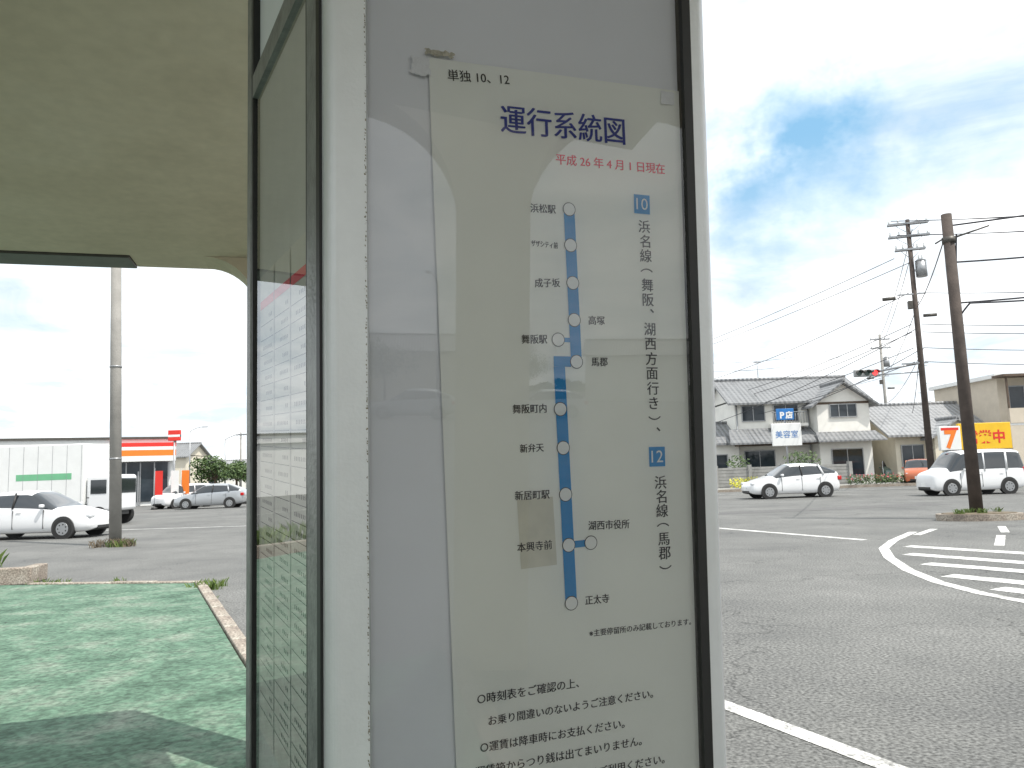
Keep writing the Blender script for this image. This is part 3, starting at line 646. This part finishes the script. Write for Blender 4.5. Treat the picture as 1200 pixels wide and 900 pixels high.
for i in range(9000):
    a=random.uniform(0,2*math.pi); R_=random.uniform(260,330); hh=(3.2+2.2*math.sin(a*9)+1.5*math.sin(a*23+1)+1.2*math.sin(a*61))
    x=R_*math.cos(a);y=R_*math.sin(a);z=random.uniform(0,max(.8,hh)); s_=random.uniform(1.0,2.4); q=Vector((-math.sin(a),math.cos(a),0))
    k=len(v); v+=[(x-q.x*s_,y-q.y*s_,z),(x,y,z-s_*.6),(x+q.x*s_,y+q.y*s_,z+.2),(x,y,z+s_*.6)]; f.append((k,k+1,k+2,k+3))
obj("distant_tree_line",v,f,LEAF)

# ---------------------------------------------------------------- poles
def insul(par,x,y,z): rod("insulator",(x,y,z),(x,y,z+.22),.05,.035,SIGNW,par,8)
def upole(name,x,y,H,r0=.17,r1=.10,m=POLEC,arms=((-.5,1.8),(-1.3,1.8)),az=0,tr=True):
    e=empty(name,(x,y,0),az)
    rod("pole",(0,0,0),(0,0,H),r0,r1,m,e,20)
    for dz,L in arms:
        z=H+dz
        box("crossarm",(-L/2,-.13,z),(L/2,-.05,z+.09),METAL,e); box("crossarm",(-L/2,.05,z),(L/2,.13,z+.09),METAL,e)
        for k in (-.46,-.24,.24,.46): insul(e,k*L,0,z+.09)
        rod("brace",(-L*.35,-.1,z),(0,-.1,z-.5),.015,.015,METAL,e,6); rod("brace",(L*.35,-.1,z),(0,-.1,z-.5),.015,.015,METAL,e,6)
    if tr:
        rod("transformer",(.42,0,H-3.0),(.42,0,H-2.2),.26,.26,METAL,e,18); rod("transformer_cap",(.42,0,H-2.2),(.42,0,H-2.1),.27,.15,METAL,e,18); box("transformer_bracket",(0,-.06,H-2.7),(.25,.06,H-2.6),METAL,e)
        rod("insulator",(.35,0,H-2.1),(.35,0,H-1.9),.04,.03,SIGNW,e,8); rod("insulator",(.5,0,H-2.1),(.5,0,H-1.9),.04,.03,SIGNW,e,8)
        box("junction_box",(-.35,-.12,H-4.6),(-.12,.12,H-4.2),DMETAL,e,.02); box("crossarm_low",(-.8,-.1,H-3.9),(.5,-.03,H-3.83),METAL,e)
        box("crossarm_low",(-.9,-.1,H-7.4),(.3,-.03,H-7.33),METAL,e)
        rod("splice_case",(-.9,-.05,H-4.0),(-1.5,-.05,H-4.02),.09,.09,DMETAL,e,10); rod("splice_case",(.3,-.05,H-5.0),(.9,-.05,H-5.0),.08,.08,DMETAL,e,10)
        for k in range(10): rod("step_bolt",(-.28 if k%2 else .28,0,2.5+k*.45),(0,0,2.5+k*.45),.012,.012,METAL,e,6)
    return e
P1=(20.4,38.0,13.6); P0=(13.2,75.0,12.5); P3=(45,27,13.5)
upole("utility_pole",*P1[:2],P1[2],m=POLED,az=rad(-15),arms=((-.25,1.9),(-.9,1.9),(-1.6,1.4)))
upole("utility_pole",*P0[:2],P0[2],az=rad(10)); upole("utility_pole",*P3[:2],P3[2],az=rad(-30))
upole("utility_pole",11.2,19.0,7.65,.15,.125,POLED,arms=(),tr=False)
upole("utility_pole",25,13.5,8.4,.15,.12,POLED,arms=((-.4,1.2),),tr=False)
P4=(34,70,13); upole("utility_pole",*P4[:2],P4[2])
upole("utility_pole",-27.6,95,9,arms=((-.4,1.4),),tr=False); upole("utility_pole",-35.5,100,8,arms=((-.4,1.4),),tr=False)
lp=upole("concrete_pole",-10.25,19.9,9.5,.15,.12,POLEC,arms=(),tr=False); lp.rotation_euler=(0,rad(-1.2),0)
for z in (2.2,4.6): rod("pole_band",(0,0,z),(0,0,z+.04),.152,.152,METAL,lp,20)
sp_=[]
for k,zz in ((-.85,-.05),(-.4,-.05),(.4,-.05),(.85,-.05),(-.6,-.8),(.6,-.8)):
    sp_.append(((P1[0]+k,P1[1],P1[2]+zz),(P3[0]+k,P3[1],P3[2]+zz),1.0))
for k,zz in ((-.85,-2.0),(0,-2.2)): sp_.append(((P1[0]+k,P1[1],P1[2]+zz),(P0[0]+k,P0[1],P0[2]-1.2),.25))
for dz in (-3.8,-5.4,-5.8,-6.6,-7.3): sp_.append(((P1[0]-.3,P1[1],P1[2]+dz),(P0[0]-.3,P0[1],P0[2]+dz),.9)); sp_.append(((P1[0]+.2,P1[1],P1[2]+dz),(P3[0],P3[1],P3[2]+dz-.3),.9))
for dz in (-.3,-1.1,-4,-6.4): sp_.append(((P1[0]+.2,P1[1],P1[2]+dz-.2),(P4[0],P4[1],P4[2]+dz),.5)); sp_.append(((P0[0]+.2,P0[1],P0[2]+dz),(P4[0],P4[1],P4[2]+dz),1.2))
sp_+= [((P1[0],P1[1],9.0),(11.2,19,7.3),.25),((P1[0],P1[1],6.9),(18.5,53,5.0),.3),((P1[0],P1[1],7.0),(27,52,4.6),.3),((P1[0],P1[1],8.0),(13.5,53.5,4.3),.3)]
wires("power_lines",sp_,r=.017)
wires("service_cables",[((11.2,19,7.35),(25,13.5,7.95),.15),((11.2,19,6.4),(25,13.5,7.4),.5),((11.2,19,5.35),(25,13.5,7.2),.6),((11.2,19,4.9),(11.45,18.8,5.3),-.02),((11.45,18.8,5.3),(25,13.5,7.0),.7),((11.2,19,4.6),(11.35,18.9,7.1),-.25)],r=.022)
e=empty("pole_bracket",(11.2,19,0)); rod("bracket_arm",(0,0,7.0),(.9,-.25,7.25),.025,.02,DMETAL,e,8); rod("clamp",(0,0,6.9),(0,0,7.05),.16,.16,DMETAL,e,16); rod("bracket_arm",(-.35,0,6.9),(.0,0,7.1),.02,.02,DMETAL,e,8)
e=empty("kerbed_island",(11.1,18.75,0),rad(-12))
prism("kerb_ring",[(.95*math.cos(t),.55*math.sin(t)) for t in [i*math.pi/12 for i in range(24)]],0,.15,KERB,e)
prism("soil_top",[(.82*math.cos(t),.43*math.sin(t)) for t in [i*math.pi/12 for i in range(24)]],.15,.165,SOIL,e)
tufts("island_weeds",[(11.1+random.uniform(-.6,.7),18.75+random.uniform(-.25,.25),.16,.7) for _ in range(7)],LEAF2)
e=empty("traffic_signal",(17.95,38.7,5.9))
box("housing",(-.62,-.1,-.18),(.62,.1,.18),mat("signal_housing",(.3,.31,.31),.5,.2,.05,5),e,.04)
for k,m_ in ((-.4,LENSD),(0,LENSD),(.4,REDLIGHT)):
    rod("lens",(k,-.105,0),(k,-.12,0),.135,.135,m_,e,24)
    vv=[];ff=[]
    for i in range(13):
        t=math.pi*i/12; vv+=[(k+.16*math.cos(t),-.1,.16*math.sin(t)),(k+.16*math.cos(t),-.34,.16*math.sin(t)-.02)]
    for i in range(12): ff.append((2*i,2*i+1,2*i+3,2*i+2))
    obj("visor",vv,ff,DMETAL,e)
rod("mast_arm",(.5,.15,.05),(2.4,-.6,.35),.045,.06,METAL,e,10); rod("mast_arm",(.5,.15,-.1),(2.4,-.6,-.1),.03,.03,METAL,e,10); box("arm_bracket",(.3,.1,-.15),(.55,.2,.15),METAL,e)
def lamp(x,y,H,az):
    e=empty("street_lamp",(x,y,0),az); rod("pole",(0,0,0),(0,0,H),.1,.06,METAL,e,12); pr=(0,0,H)
    for i in range(1,7):
        t=i/6; q=(1.6*t,0,H+.5*math.sin(t*math.pi/2)); rod("arm",pr,q,.04,.04,METAL,e,8); pr=q
    box("head",(1.5,-.12,H+.42),(2.2,.12,H+.54),METAL,e,.03); return e
lamp(14,-17,8,2.5); lamp(20,-24,8,2.5); lamp(27,-38,8,2.5); lamp(-30,80,6,0); lamp(-40,95,8,0)
car("parked_car",(20,-30,0),rad(40),4.3,1.7,1.5,'hatch',CARS); car("parked_car",(27,-28,0),rad(40),4.3,1.7,1.5,'hatch',CARW)
